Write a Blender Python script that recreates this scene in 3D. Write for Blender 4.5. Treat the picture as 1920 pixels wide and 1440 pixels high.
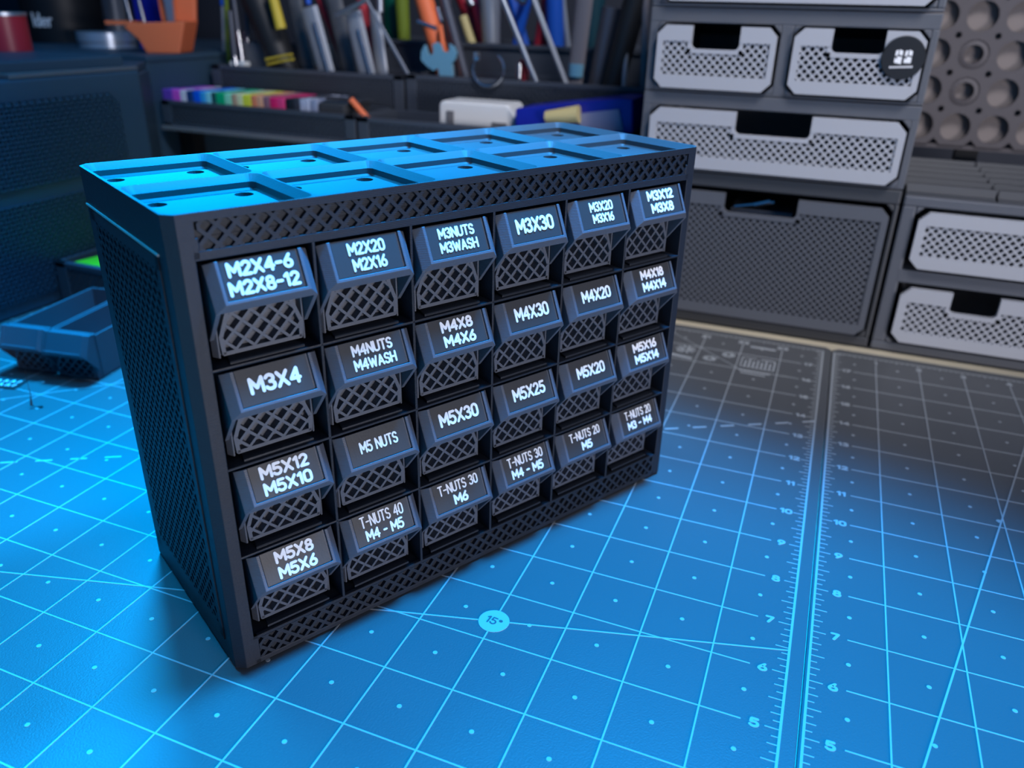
import bpy, bmesh, math, random
from mathutils import Vector, Matrix
random.seed(7)
IN = 0.0254          # one inch; the mat grid is in inches, the cabinet in millimetres
MM = 0.001
scene = bpy.context.scene
for o in list(bpy.data.objects): bpy.data.objects.remove(o)
col = scene.collection

# ------------------------------------------------------------------ camera
CAM_ROWS = [(0.92837207, 0.37095048, 0.0228263), (0.17909734, -0.39271675, -0.90205194), (-0.32565233, 0.84152795, -0.43102351)]
CAM_C = Vector((-0.653058, -2.788048, 8.006656))
F_PX = 1486.52
_r, _d, _f = [Vector(v) for v in CAM_ROWS]
cam_data = bpy.data.cameras.new('camera'); cam = bpy.data.objects.new('camera', cam_data); col.objects.link(cam)
cm = Matrix.Identity(4)
for i in range(3):
    cm[i][0] = _r[i]; cm[i][1] = -_d[i]; cm[i][2] = -_f[i]; cm[i][3] = CAM_C[i] * IN
cam.matrix_world = cm
cam_data.sensor_fit = 'HORIZONTAL'; cam_data.sensor_width = 36.0
cam_data.lens = F_PX / 1920 * 36.0
cam_data.clip_start = 0.01
cam_data.dof.use_dof = True
cam_data.dof.focus_distance = 0.275
cam_data.dof.aperture_fstop = 10.5
scene.camera = cam
scene.view_settings.view_transform = 'Standard'
scene.view_settings.look = 'None'
scene.view_settings.exposure = 0.0
scene.view_settings.gamma = 1.0
scene.view_settings.use_curve_mapping = False

# ------------------------------------------------------------------ world and lights
world = bpy.data.worlds.new('world'); scene.world = world; world.use_nodes = True
bg = world.node_tree.nodes['Background']
bg.inputs[0].default_value = (0.05, 0.36, 1.0, 1); bg.inputs[1].default_value = 0.26

def aim(o, target):
    d = Vector(target) * IN - o.location
    o.rotation_euler = d.to_track_quat('-Z', 'Y').to_euler()
def spot(name, loc, target, energy, color, angle, blend, radius):
    l = bpy.data.lights.new(name, 'SPOT'); l.energy = energy; l.color = color
    l.spot_size = math.radians(angle); l.spot_blend = blend; l.shadow_soft_size = radius * IN
    o = bpy.data.objects.new(name, l); col.objects.link(o); o.location = Vector(loc) * IN; aim(o, target); return o
def area(name, loc, target, energy, color, sx, sy):
    l = bpy.data.lights.new(name, 'AREA'); l.energy = energy; l.color = color; l.shape = 'RECTANGLE'; l.size = sx * IN; l.size_y = sy * IN
    o = bpy.data.objects.new(name, l); col.objects.link(o); o.location = Vector(loc) * IN; aim(o, target); return o
spot('blue_light', (-0.6, 11.0, 26), (-3.4, -2.6, 0), 78, (0.0, 0.34, 1.0), 62, 0.25, 2.4)
spot('blue_light', (-16, 13, 18), (-12.2, 7.4, 0), 48, (0.0, 0.37, 1.0), 62, 0.6, 2.2)
spot('blue_light', (-15, 6, 24), (-9.0, 2.6, 0), 17, (0.0, 0.40, 1.0), 30, 0.8, 2.5)  # added fill spot that lifts the shadow left of the cabinet
spot('left_fill', (-12, 5, 34), (-27, 14.0, 4), 16, (0.03, 0.48, 1.0), 36, 0.6, 4)  # added fill to brighten the left cabinet, no lamp stands there
area('room_lamp', (34, -14, 5.2), (-3, 8, 3.5), 7.4, (1.0, 0.95, 1.0), 12, 7)
spot('back_lamp', (8, 4, 34), (-8.5, 28, 3), 25, (0.97, 0.95, 1.0), 54, 0.5, 5)

# ------------------------------------------------------------------ materials
def mat(name, color, rough=0.5, metal=0.0, spec=0.5, noise=0.0, bump=0.0, bscale=300, layer=0.0, emit=None, trans=0.0, coat=0.0, var=0.0, vscale=8):
    m = bpy.data.materials.new(name); m.use_nodes = True; nt = m.node_tree; b = nt.nodes['Principled BSDF']
    b.inputs['Base Color'].default_value = (*color, 1); b.inputs['Roughness'].default_value = rough
    b.inputs['Metallic'].default_value = metal; b.inputs['Specular IOR Level'].default_value = spec
    if coat: b.inputs['Coat Weight'].default_value = coat
    if trans: b.inputs['Transmission Weight'].default_value = trans
    tc = nt.nodes.new('ShaderNodeTexCoord')
    if var:
        n = nt.nodes.new('ShaderNodeTexNoise'); n.inputs['Scale'].default_value = vscale; n.inputs['Detail'].default_value = 6
        nt.links.new(tc.outputs['Object'], n.inputs['Vector'])
        r = nt.nodes.new('ShaderNodeMix'); r.data_type = 'RGBA'
        r.inputs[6].default_value = (*[c * (1 - var) for c in color], 1); r.inputs[7].default_value = (*[min(1, c * (1 + var)) for c in color], 1)
        nt.links.new(n.outputs['Fac'], r.inputs[0]); nt.links.new(r.outputs[2], b.inputs['Base Color'])
    h = None
    if bump:
        n = nt.nodes.new('ShaderNodeTexNoise'); n.inputs['Scale'].default_value = bscale; n.inputs['Detail'].default_value = 3
        nt.links.new(tc.outputs['Object'], n.inputs['Vector'])
        h = nt.nodes.new('ShaderNodeBump'); h.inputs['Strength'].default_value = bump; h.inputs['Distance'].default_value = 0.0003
        nt.links.new(n.outputs['Fac'], h.inputs['Height'])
    if layer:
        w = nt.nodes.new('ShaderNodeTexWave'); w.bands_direction = 'Z'; w.inputs['Scale'].default_value = 1000 * 0.6
        w.inputs['Distortion'].default_value = 0.6
        nt.links.new(tc.outputs['Object'], w.inputs['Vector'])
        h2 = nt.nodes.new('ShaderNodeBump'); h2.inputs['Strength'].default_value = layer; h2.inputs['Distance'].default_value = 0.0001
        nt.links.new(w.outputs['Fac'], h2.inputs['Height'])
        if h: nt.links.new(h.outputs[0], h2.inputs['Normal'])
        h = h2
    if h: nt.links.new(h.outputs[0], b.inputs['Normal'])
    return m
M = dict(
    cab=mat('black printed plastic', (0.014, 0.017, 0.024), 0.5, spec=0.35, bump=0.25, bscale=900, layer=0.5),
    cab_lit=mat('black printed plastic brightened as lit', (0.088, 0.090, 0.092), 0.55, spec=0.5, bump=0.15, bscale=1200),  # same black plastic, paler so the top's bright sheen sits in the colour
    drawer=mat('charcoal printed plastic', (0.085, 0.092, 0.112), 0.5, bump=0.2, bscale=900, layer=0.35),
    label=mat('black label plastic', (0.036, 0.034, 0.034), 0.5, bump=0.1, bscale=1500),
    white=mat('white label lettering', (0.95, 0.95, 0.95), 0.5),
    mat=mat('grey cutting mat', (0.105, 0.108, 0.110), 0.42, bump=0.25, bscale=1600, var=0.05, vscale=18),
    matline=mat('mat printing', (0.42, 0.44, 0.44), 0.45),
    matedge=mat('mat border', (0.075, 0.078, 0.08), 0.5),
    wood=mat('pale desk top', (0.66, 0.57, 0.40), 0.5, var=0.12, vscale=20),
    grey=mat('mid grey printed plastic', (0.095, 0.102, 0.118), 0.55, bump=0.2, bscale=700, layer=0.3),
    lightgrey=mat('light grey printed plastic', (0.42, 0.43, 0.455), 0.5, bump=0.2, bscale=700),
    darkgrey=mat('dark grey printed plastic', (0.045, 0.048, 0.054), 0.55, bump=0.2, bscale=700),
    rack=mat('blackish rack plastic', (0.055, 0.065, 0.085), 0.5, bump=0.2, bscale=700),
    shelfedge=mat('grey shelf board', (0.16, 0.16, 0.17), 0.5),
    black=mat('matt black plastic', (0.010, 0.011, 0.013), 0.5, bump=0.1),
    wall=mat('dark blue grey wall', (0.035, 0.040, 0.055), 0.8, bump=0.3, bscale=120),
    beigewall=mat('taupe backing board', (0.20, 0.172, 0.163), 0.7, bump=0.2),
    honey=mat('dark mauve grey printed board', (0.082, 0.074, 0.08), 0.6, bump=0.2),
    floor=mat('dark floor', (0.05, 0.045, 0.04), 0.7, var=0.3, vscale=3),
    steel=mat('polished steel', (0.62, 0.63, 0.66), 0.22, metal=1.0),
    satin=mat('satin steel', (0.42, 0.46, 0.52), 0.38, metal=0.85),
    silverp=mat('silver grey painted metal', (0.34, 0.37, 0.42), 0.35, metal=0.4),
    orange=mat('orange plastic', (0.78, 0.17, 0.06), 0.5),
    red=mat('red plastic', (0.42, 0.02, 0.035), 0.4),
    crimson=mat('crimson plastic', (0.50, 0.03, 0.10), 0.4),
    yellow=mat('yellow rubber', (0.55, 0.42, 0.04), 0.5),
    blue=mat('blue plastic', (0.01, 0.09, 0.50), 0.4),
    deepblue=mat('deep blue plastic case', (0.008, 0.015, 0.33), 0.4),
    lavender=mat('lavender paper', (0.24, 0.26, 0.42), 0.6),
    cream=mat('cream plastic', (0.62, 0.52, 0.24), 0.5),
    green=mat('green plastic', (0.0, 0.10, 0.06), 0.4),
    lime=mat('lime plastic', (0.16, 0.75, 0.02), 0.5),
    olive=mat('olive green plastic', (0.22, 0.30, 0.03), 0.5),
    teal=mat('dark teal plastic', (0.01, 0.05, 0.07), 0.4),
    paleblue=mat('pale blue painted steel', (0.16, 0.38, 0.52), 0.4, metal=0.2),
    whitep=mat('white plastic', (0.78, 0.78, 0.76), 0.4),
    worn=mat('worn seam with highlight', (0.42, 0.38, 0.35), 0.6),  # worn ledge, the light it catches is put into the pale colour
    tin=mat('brushed silver tin', (0.50, 0.56, 0.66), 0.3, metal=0.55),
    navy=mat('dark navy grey printed plastic', (0.030, 0.062, 0.095), 0.5, bump=0.2, bscale=700),
    gunmetal=mat('gun metal', (0.10, 0.11, 0.14), 0.4, metal=0.5),
    taupe=mat('taupe steel file', (0.20, 0.18, 0.19), 0.5, metal=0.2),
)

# ------------------------------------------------------------------ builders
class MB:
    def __init__(s): s.v = []; s.f = []
    def quadmesh(s, verts, faces):
        b = len(s.v); s.v += [tuple(v) for v in verts]; s.f += [tuple(i + b for i in f) for f in faces]; return s
    def box(s, a, b):
        x0, y0, z0 = a; x1, y1, z1 = b
        if x0 > x1: x0, x1 = x1, x0
        if y0 > y1: y0, y1 = y1, y0
        if z0 > z1: z0, z1 = z1, z0
        return s.quadmesh([(x0,y0,z0),(x1,y0,z0),(x1,y1,z0),(x0,y1,z0),(x0,y0,z1),(x1,y0,z1),(x1,y1,z1),(x0,y1,z1)],
                          [(0,3,2,1),(4,5,6,7),(0,1,5,4),(1,2,6,5),(2,3,7,6),(3,0,4,7)])
    def prism(s, poly, h0, h1, fn=None):
        """poly in 2-D (counter-clockwise), raised from h0 to h1; fn maps (a,b,h) to 3-D"""
        fn = fn or (lambda a, b, h: (a, b, h)); n = len(poly)
        vs = [fn(a, b, h0) for a, b in poly] + [fn(a, b, h1) for a, b in poly]
        fs = [tuple(reversed(range(n))), tuple(range(n, 2 * n))] + [(i, (i + 1) % n, n + (i + 1) % n, n + i) for i in range(n)]
        return s.quadmesh(vs, fs)
    def tube(s, pts, radii, n=12, flat=1.0, side=None, cap=True):
        pts = [Vector(p) for p in pts]; b = len(s.v)
        if not isinstance(radii, (list, tuple)): radii = [radii] * len(pts)
        for i, p in enumerate(pts):
            t = (pts[min(i + 1, len(pts) - 1)] - pts[max(i - 1, 0)]).normalized()
            u = Vector(side) if side is not None else (Vector((0, 0, 1)) if abs(t.z) < 0.9 else Vector((1, 0, 0)))
            u = (u - t * u.dot(t)).normalized(); w = t.cross(u)
            for k in range(n):
                a = 2 * math.pi * k / n
                s.v.append(tuple(p + u * (math.cos(a) * radii[i]) + w * (math.sin(a) * radii[i] * flat)))
        for i in range(len(pts) - 1):
            for k in range(n):
                s.f.append((b + i*n + k, b + i*n + (k+1) % n, b + (i+1)*n + (k+1) % n, b + (i+1)*n + k))
        if cap:
            s.f.append(tuple(b + k for k in reversed(range(n)))); s.f.append(tuple(b + (len(pts)-1)*n + k for k in range(n)))
        return s
    def cyl(s, c, r, z0, z1, n=32, r1=None):
        r1 = r if r1 is None else r1
        return s.tube([(c[0], c[1], z0), (c[0], c[1], z1)], [r, r1], n)
    def build(s, name, m, parent=None, smooth=False, bevel=0.0, scale=1.0):
        me = bpy.data.meshes.new(name)
        me.from_pydata([(a*scale, b*scale, c*scale) for a, b, c in s.v], [], s.f); me.update()
        bm = bmesh.new(); bm.from_mesh(me); bmesh.ops.recalc_face_normals(bm, faces=bm.faces); bm.to_mesh(me); bm.free()
        me.materials.append(m)
        if smooth:
            for p in me.polygons: p.use_smooth = True
            try: me.set_sharp_from_angle(angle=math.radians(38))
            except Exception: pass
        o = bpy.data.objects.new(name, me); col.objects.link(o)
        if parent: o.parent = parent
        if bevel:
            md = o.modifiers.new('bevel', 'BEVEL'); md.width = bevel * scale; md.segments = 2; md.limit_method = 'ANGLE'; md.angle_limit = math.radians(40)
        return o
def tag(o, label=None, cat=None, group=None, kind=None):
    if label: o['label'] = label
    if cat: o['category'] = cat
    if group: o['group'] = group
    if kind: o['kind'] = kind
    return o
def thing(name, label, cat, loc=(0, 0, 0), rz=0, group=None):
    o = bpy.data.objects.new(name, None); col.objects.link(o); o.location = loc; o.rotation_euler = (0, 0, rz)
    o.empty_display_size = 0.02
    return tag(o, label, cat, group)
def I3(x, y, z): return Vector((x, y, z)) * IN

def clip(poly, a, b, c):
    """keep the part of a convex polygon where a*x+b*y<=c"""
    out = []
    for i in range(len(poly)):
        p, q = poly[i], poly[(i + 1) % len(poly)]; dp = a*p[0] + b*p[1] - c; dq = a*q[0] + b*q[1] - c
        if dp <= 0: out.append(p)
        if (dp < 0 < dq) or (dq < 0 < dp):
            t = dp / (dp - dq); out.append((p[0] + (q[0]-p[0])*t, p[1] + (q[1]-p[1])*t))
    return out
def lattice(mb, poly, pitch, width, h0, h1, fn, angle=45, off=0.0):
    """crossed diagonal bars clipped to a convex region"""
    for sgn in (1, -1):
        a = math.radians(angle) * sgn; nx, ny = -math.sin(a), math.cos(a)
        ds = [p[0]*nx + p[1]*ny for p in poly]; k = math.floor(min(ds) / pitch)
        while k * pitch < max(ds) + pitch:
            d = k * pitch + off; q = clip(clip(poly, nx, ny, d + width/2), -nx, -ny, -(d - width/2))
            if len(q) >= 3:
                ar = sum(q[i][0]*q[(i+1) % len(q)][1] - q[(i+1) % len(q)][0]*q[i][1] for i in range(len(q)))
                if ar < 0: q = q[::-1]
                if abs(ar) > 1e-9: mb.prism(q, h0, h1 + (0 if sgn > 0 else (h0-h1)*.012), fn)
            k += 1
def octo(x0, y0, x1, y1, c):
    return [(x0+c, y0), (x1-c, y0), (x1, y0+c), (x1, y1-c), (x1-c, y1), (x0+c, y1), (x0, y1-c), (x0, y0+c)]
def hole_plate(mb, outer, hc, r, fn, h0, h1, n=24, outer_is_star=True):
    """flat plate with polygonal outline 'outer' (star-shaped about hc) and a round hole, with hole wall from h1 down to h0"""
    def ray(a):
        dx, dy = math.cos(a), math.sin(a); best = None
        for i in range(len(outer)):
            p, q = outer[i], outer[(i+1) % len(outer)]
            ex, ey = q[0]-p[0], q[1]-p[1]; den = dx*ey - dy*ex
            if abs(den) < 1e-12: continue
            t = ((p[0]-hc[0])*ey - (p[1]-hc[1])*ex)/den; u = ((p[0]-hc[0])*dy - (p[1]-hc[1])*dx)/den
            if t > 0 and -1e-6 <= u <= 1+1e-6 and (best is None or t > best): best = t
        return (hc[0]+dx*best, hc[1]+dy*best)
    angs = [2*math.pi*k/n for k in range(n)] + [math.atan2(p[1]-hc[1], p[0]-hc[0]) % (2*math.pi) for p in outer]
    angs = sorted(set(round(a, 6) for a in angs)); m = len(angs)
    O = [ray(a) for a in angs]; H = [(hc[0]+r*math.cos(a), hc[1]+r*math.sin(a)) for a in angs]
    vs = [fn(a, b, h1) for a, b in O] + [fn(a, b, h1) for a, b in H] + [fn(a, b, h0) for a, b in H]
    fs = [(i, (i+1) % m, m+(i+1) % m, m+i) for i in range(m)] + [(m+i, m+(i+1) % m, 2*m+(i+1) % m, 2*m+i) for i in range(m)]
    mb.quadmesh(vs, fs)

# ---- stroke lettering
def arc(cx, cy, rx, ry, a0, a1, n=9):
    return [(cx + rx*math.cos(math.radians(a0+(a1-a0)*i/n)), cy + ry*math.sin(math.radians(a0+(a1-a0)*i/n))) for i in range(n+1)]
G = {
 'M': (.70, [[(0,0),(0,1),(.35,.32),(.70,1),(.70,0)]]),
 'N': (.58, [[(0,0),(0,1),(.58,0),(.58,1)]]),
 'X': (.58, [[(0,0),(.58,1)],[(0,1),(.58,0)]]),
 'T': (.54, [[(0,1),(.54,1)],[(.27,1),(.27,0)]]),
 'U': (.54, [[(0,1)]+arc(.27,.27,.27,.27,180,360)+[(.54,1)]]),
 'S': (.50, [arc(.25,.75,.24,.25,20,180)+arc(.25,.75,.24,.25,180,270,5)[1:]+arc(.25,.25,.25,.25,90,0,5)+arc(.25,.25,.25,.25,0,-160)[1:]]),
 'W': (.84, [[(0,1),(.2,0),(.42,.8),(.64,0),(.84,1)]]),
 'A': (.60, [[(0,0),(.3,1),(.6,0)],[(.12,.3),(.48,.3)]]),
 'H': (.56, [[(0,0),(0,1)],[(.56,0),(.56,1)],[(0,.5),(.56,.5)]]),
 '-': (.34, [[(0,.48),(.34,.48)]]),
 '0': (.50, [arc(.25,.72,.25,.28,0,180)+arc(.25,.28,.25,.28,180,360)+[(.5,.72)]]),
 '1': (.22, [[(0,.80),(.20,1),(.20,0)]]),
 '2': (.50, [arc(.25,.73,.24,.27,165,-25)+[(0,0),(.51,0)]]),
 '3': (.50, [arc(.24,.76,.23,.24,160,-90),arc(.24,.27,.26,.27,90,-160)]),
 '4': (.54, [[(.42,0),(.42,1),(0,.30),(.56,.30)]]),
 '5': (.50, [[(.46,1),(.06,1),(.03,.56)]+arc(.23,.31,.27,.31,115,-155,12)]),
 '6': (.50, [[(.40,1)]+[(.10,.55)]+arc(.25,.29,.25,.29,160,-200,16)]),
 '7': (.50, [[(0,1),(.50,1),(.16,0)]]),
 '8': (.50, [arc(.25,.76,.21,.24,-90,270,14),arc(.25,.27,.25,.27,90,450,14)]),
 '9': (.50, [[(.10,0)]+[(.40,.45)]+arc(.25,.71,.25,.29,-20,340,16)]),
 'l': (.12, [[(.06,0),(.06,1)]]), 'd': (.48, [[(.48,0),(.48,1)], arc(.24,.3,.24,.3,0,360,14)]),
 'e': (.48, [[(.02,.32),(.46,.32)]+arc(.24,.3,.23,.3,10,310,14)]), 'r': (.30, [[(0,0),(0,.6)], arc(.24,.36,.24,.24,180,70,5)]),
 'i': (.12, [[(.06,0),(.06,.6)], [(.06,.82),(.06,.86)]]),
 'o': (.24, [arc(.12,.85,.12,.12,0,360,10)]),
 ' ': (.18, []),
}
def text_width(t, gap=.24): return sum(G[c][0] for c in t) + gap * (len(t) - 1)
def text(mb, t, cx, cy, h, width=None, sw=.2, xs=1.0, fn=None, h0=0, h1=.25, gap=.24, rounded=6, rot=0):
    """raised stroke lettering centred on (cx,cy)"""
    w = text_width(t, gap) + sw
    kx = (width / w) if width else h * xs
    r = sw * (kx if kx < h else h) / 2; x = -w * kx / 2 + sw * kx / 2
    ca, sa = math.cos(rot), math.sin(rot); cnt = [0]
    def up(): cnt[0] += 1; return h1 - (h1-h0)*.004*(cnt[0] % 23)
    def P(a, b): return (cx + a*ca - b*sa, cy + a*sa + b*ca)
    for ch in t:
        gw, strokes = G[ch]
        for st in strokes:
            pts = [(x + p[0]*kx, (p[1] - .5) * (h - 2*r)) for p in st]
            for i in range(len(pts) - 1):
                (ax, ay), (bx, by) = pts[i], pts[i+1]; L = math.hypot(bx-ax, by-ay)
                if L < 1e-6: continue
                nx, ny = -(by-ay)/L*r, (bx-ax)/L*r
                mb.prism([P(ax-nx, ay-ny), P(bx-nx, by-ny), P(bx+nx, by+ny), P(ax+nx, ay+ny)], h0, up(), fn)
            for (px, py) in pts:
                mb.prism([P(px + r*math.cos(2*math.pi*k/rounded+.3), py + r*math.sin(2*math.pi*k/rounded+.3)) for k in range(rounded)], h0, up(), fn)
        x += (gw + gap) * kx

# ---- a pixel of the 1920x1440 photograph met with a vertical or level plane (inches)
def ray_dir(u, v): return _r * ((u-960)/F_PX) + _d * ((v-720)/F_PX) + _f
def at_y(u, v, y): d = ray_dir(u, v); return CAM_C + d * ((y - CAM_C.y)/d.y)
def at_x(u, v, x): d = ray_dir(u, v); return CAM_C + d * ((x - CAM_C.x)/d.x)
def at_z(u, v, z): d = ray_dir(u, v); return CAM_C + d * ((z - CAM_C.z)/d.z)

# ------------------------------------------------------------------ setting
DX0, DX1, DY0, DY1 = -46, 30, -22, 33
b = MB(); b.box((DX0-14, DY0-14, -30.2), (DX1+14, DY1, -29.5)); tag(b.build('floor', M['floor'], scale=IN), kind='structure')
b = MB(); b.box((DX0-14, DY1, -30.2), (DX1+14, DY1+3, 70)); tag(b.build('wall_back', M['wall'], scale=IN), kind='structure')
b = MB(); b.box((DX0-17, DY0-14, -30.2), (DX0-14, DY1+3, 70)); tag(b.build('wall_left', M['wall'], scale=IN), kind='structure')
desk = thing('desk', 'pale wooden desk top carrying the cutting mats and all the storage', 'desk', I3(-8, 5, -29.5))
b = MB(); b.box((DX0+8, DY0-5, 28.2), (DX1+8, DY1-5-.02, 29.5-.06)); b.build('desk_top', M['wood'], desk, scale=IN, bevel=.06)
for lx in (DX0+12, DX1+4):
    for ly in (DY0-2, DY1-9):
        b = MB(); b.box((lx-1.2, ly-1.2, 0), (lx+1.2, ly+1.2, 28.2)); b.build('leg', M['black'], desk, scale=IN)

# ------------------------------------------------------------------ cutting mats (1 inch grid)
def line2(mb, x0, y0, x1, y1, w, h=.0042):
    L = math.hypot(x1-x0, y1-y0); nx, ny = -(y1-y0)/L*w/2, (x1-x0)/L*w/2
    mb.prism([(x0-nx, y0-ny), (x1-nx, y1-ny), (x1+nx, y1+ny), (x0+nx, y0+ny)], -.004, h)
def dot2(mb, x, y, r, n=10): mb.prism([(x+r*math.cos(2*math.pi*k/n), y+r*math.sin(2*math.pi*k/n)) for k in range(n)], -.004, .0042)
GP = (0.17+0.27)/2 - .0
def build_mat(side, label):
    root = thing('cutting_mat', label, 'cutting mat', (0, 0, 0))
    b = MB()
    if side < 0: b.prism(octo(-24.6, -.6, .205, 18.42, .15), -.06, 0)
    else: b.prism(octo(.218, -.6, 24.9, 18.42, .15), -.06, 0)
    b.build('mat_sheet', M['mat'], root, scale=IN, bevel=.012)
    g = MB(); X0 = 0 if side < 0 else .27; sg = side      # sg: direction into the mat
    nx = 24 if side < 0 else 12
    for k in range(1, nx + 1): line2(g, X0+sg*k, 0, X0+sg*k, 17.68, .022)
    for j in range(1, 18): line2(g, X0+sg*.48, j, X0+sg*nx, j, .022, .0036)
    line2(g, X0, 0, X0, 18.1, .034, .005); line2(g, X0, 18.1, X0+sg*nx, 18.1, .02); line2(g, X0, 0, X0+sg*nx, 0, .04)
    for k in range(0, 18*8+1):
        L = {0: .19, 4: .19, 2: .14, 6: .14}.get(k % 8, .10); line2(g, X0, k/8, X0+sg*L, k/8, .016, .0046)
    for k in range(0, nx*8+1): L = .14 if k % 4 == 0 else .08; line2(g, X0+sg*k/8, 18.1, X0+sg*k/8, 18.1-L, .014, .0046)
    for i in range(nx):
        for j in range(18): dot2(g, X0+sg*(i+.5), j+.5, .033)
    for j in range(1, 18): text(g, str(j), X0+sg*.315, j, .16, xs=1.15, sw=.25, h0=-.003, h1=.005, rounded=6)
    if side < 0:
        for k in (1, 2, 3, 4, 5): text(g, str(24-k), -k, 17.82, .19, xs=1.05, sw=.2, h0=-.003, h1=.005)
        line2(g, -24, 6.46-24*.27, -4.22, 6.46-4.22*.2705, .024, .0046); line2(g, -3.78, 6.46-3.78*.2705, 0, 6.46, .024, .0046)   # 15 degree line
        for k in range(0, 44):                                                # 30 degree dashes
            s0 = k*.62; x0 = -s0*math.cos(math.radians(30)); y0 = 13.84 - s0*.5
            if y0 > .3: line2(g, x0, y0, x0-.30*.866, y0-.15, .05, .0042)
        line2(g, -24, .05, -6.05, 18, .024, .0046)                             # 45 degree line
        line2(g, -4.2, 18, -1.9, 16.0, .02, .0046)
        # printed maker's emblem and small print at the far end
        ex0, ex1, ey0, ey1 = -1.9, -1.1, 16.2, 16.8
        line2(g, ex0, ey0, ex1, ey0, .03); line2(g, ex0, ey1, ex0+.35, ey1, .03); line2(g, ex0, ey0, ex0, ey1, .03); line2(g, ex1, ey0, ex1, ey1, .04)
        for k in range(7): line2(g, ex0+.1+k*.1, ey0, ex0+.1+k*.1, ey0+.42+.10*(k % 2), .045)
        line2(g, ex0+.45, ey1, ex1, ey1, .05); line2(g, -1.8, 17.6, -1.16, 17.6, .10)
        for k in range(2): line2(g, -1.9+.05*k, 15.95-.14*k, -1.15-.1*k, 15.93-.14*k, .05)
        for (cx, cy, r) in ((-3.35, 16.7, .26), (-2.68, 16.35, .17), (-2.26, 16.78, .17)):
            for k in range(5): a = math.pi*k/5; line2(g, cx-r*math.cos(a), cy-r*math.sin(a), cx+r*math.cos(a), cy+r*math.sin(a), .05)
        line2(g, -4.2, 16.3, -3.1, 16.15, .12)
        o = g.build('printed_grid', M['matline'], root, scale=IN)
        o['label'] = 'pale printed inch grid, rulers, numbers and angle lines'
        d = MB(); d.prism([(-4+.225*math.cos(2*math.pi*k/32), 5.38+.225*math.sin(2*math.pi*k/32)) for k in range(32)], -.003, .0056)
        o = d.build('angle_badge', M['matline'], root, scale=IN); o['label'] = 'pale round angle mark reading 15 degrees'
        t = MB(); text(t, '15o', -4, 5.38, .15, xs=1.0, sw=.17, h0=.004, h1=.0072, rot=-.12); t.build('angle_number', M['mat'], o, scale=IN)
    else:
        for k in (1, 2, 3, 4, 5): text(g, str(k), X0+k, 17.82, .19, xs=1.05, sw=.2, h0=-.003, h1=.005)
        line2(g, .27, 0, .27+18/3.78, 18, .026, .0048)                         # 75 degree line
        line2(g, .27+12, 5.8, .27+5.3, 9.9, .024, .0048)
        dot2(g, 4.35, 14.35, .09); dot2(g, 3.2, 11.2, .05)
        o = g.build('printed_grid', M['matline'], root, scale=IN); o['label'] = 'pale printed inch grid, ruler, numbers and steep angle line'
    return root
build_mat(-1, 'grey gridded cutting mat under the small parts cabinet, left of the seam')
build_mat(1, 'empty grey gridded cutting mat to the right of the seam')

# ------------------------------------------------------------------ the small parts cabinet (mm)
CYAW = 1.06427129; CO = Vector((-6.67555801, 3.13709835, 0)) * IN
W_, D_, H_ = 211.2, 84.8, 153.7
CX0, PX_, CZ0, PZ_ = 7.0, 32.87, 12.6, 32.2
root = thing('small_parts_cabinet', 'black printed small parts cabinet with 24 labelled drawers standing on the mat', 'cabinet', CO, CYAW)
b = MB(); c = 2.8
L0 = [(0, c), (c, 0), (CX0-.4, 0), (CX0-.4, D_), (c, D_), (0, D_-c)]
R0 = [(W_-x, y) for x, y in L0][::-1]
ZT = H_-4.65
b.prism(L0, 1.0, ZT-1.9); b.prism(R0, 1.0, ZT-1.9)
b.prism([(2.2, 3.4), (3.4, 2.2), (W_-3.4, 2.2), (W_-2.2, 3.4), (W_-2.2, D_-3.4), (W_-3.4, D_-2.2), (3.4, D_-2.2), (2.2, D_-3.4)], 0, 1.2)
b.box((CX0-1, D_-1.5, 1), (W_-CX0+1, D_, ZT-2))                                  # back
b.box((CX0-1, 1.5, 1), (W_-CX0+1, D_-1, CZ0-.2)); b.box((CX0-1, 1.5, 141.5), (W_-CX0+1, D_-1, ZT-2))
# front rims of the two lattice bands
for z0, z1, lz0, lz1 in ((1.0, CZ0, 3.0, 11.4), (141.4, ZT-1.9, 143.6, 151.4)):
    b.box((CX0-1, 0, z0), (W_-CX0+1, 1.6, lz0)) if z0 < lz0 else None
    if z1 > lz1 and z0 < 100: b.box((CX0-1, 0, lz1), (W_-CX0+1, 1.6, z1))
    b.box((CX0-1, 0, z0), (CX0+1.0, 1.6, z1)); b.box((W_-CX0-1, 0, z0), (W_-CX0+1, 1.6, z1))
for i in range(1, 6): b.box((CX0+i*PX_-.5, 0, CZ0-.3), (CX0+i*PX_+.5, D_-1, 141.6))
for j in range(0, 5):
    z = CZ0 + j*PZ_
    if j: b.box((CX0-1, 0, z-.45), (W_-CX0+1, D_-1, z+.45))
    if j < 4:
        for i in range(6):
            cx = CX0 + (i+.5)*PX_; b.prism([(cx-11.5, 1.2), (cx+11.5, 1.2), (cx+10.5, 6), (cx-10.5, 6)], z+.3, z+1.3); b.box((cx-8, 5, z+.3), (cx+8, 60, z+1.2))
body = b.build('cabinet_body', M['cab'], root, scale=MM, bevel=.25)
fr = lambda a, bb, h: (a, h, bb)
def flat_front(mb, poly, *args): lattice(mb, poly, *args)
for z0, z1, wh in ((143.6, 151.4, 'above'), (3.0, 11.4, 'below')):
    b = MB(); lattice(b, [(8, z0), (W_-8, z0), (W_-8, z1), (8, z1)], 3.72, 1.1, 1.6, .05, fr)
    o = b.build('front_lattice', M['cab'], root, scale=MM); o['label'] = 'band of crossed diagonal ribs ' + wh + ' the drawers'
sd = lambda a, bb, h: (h, a, bb)
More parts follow.
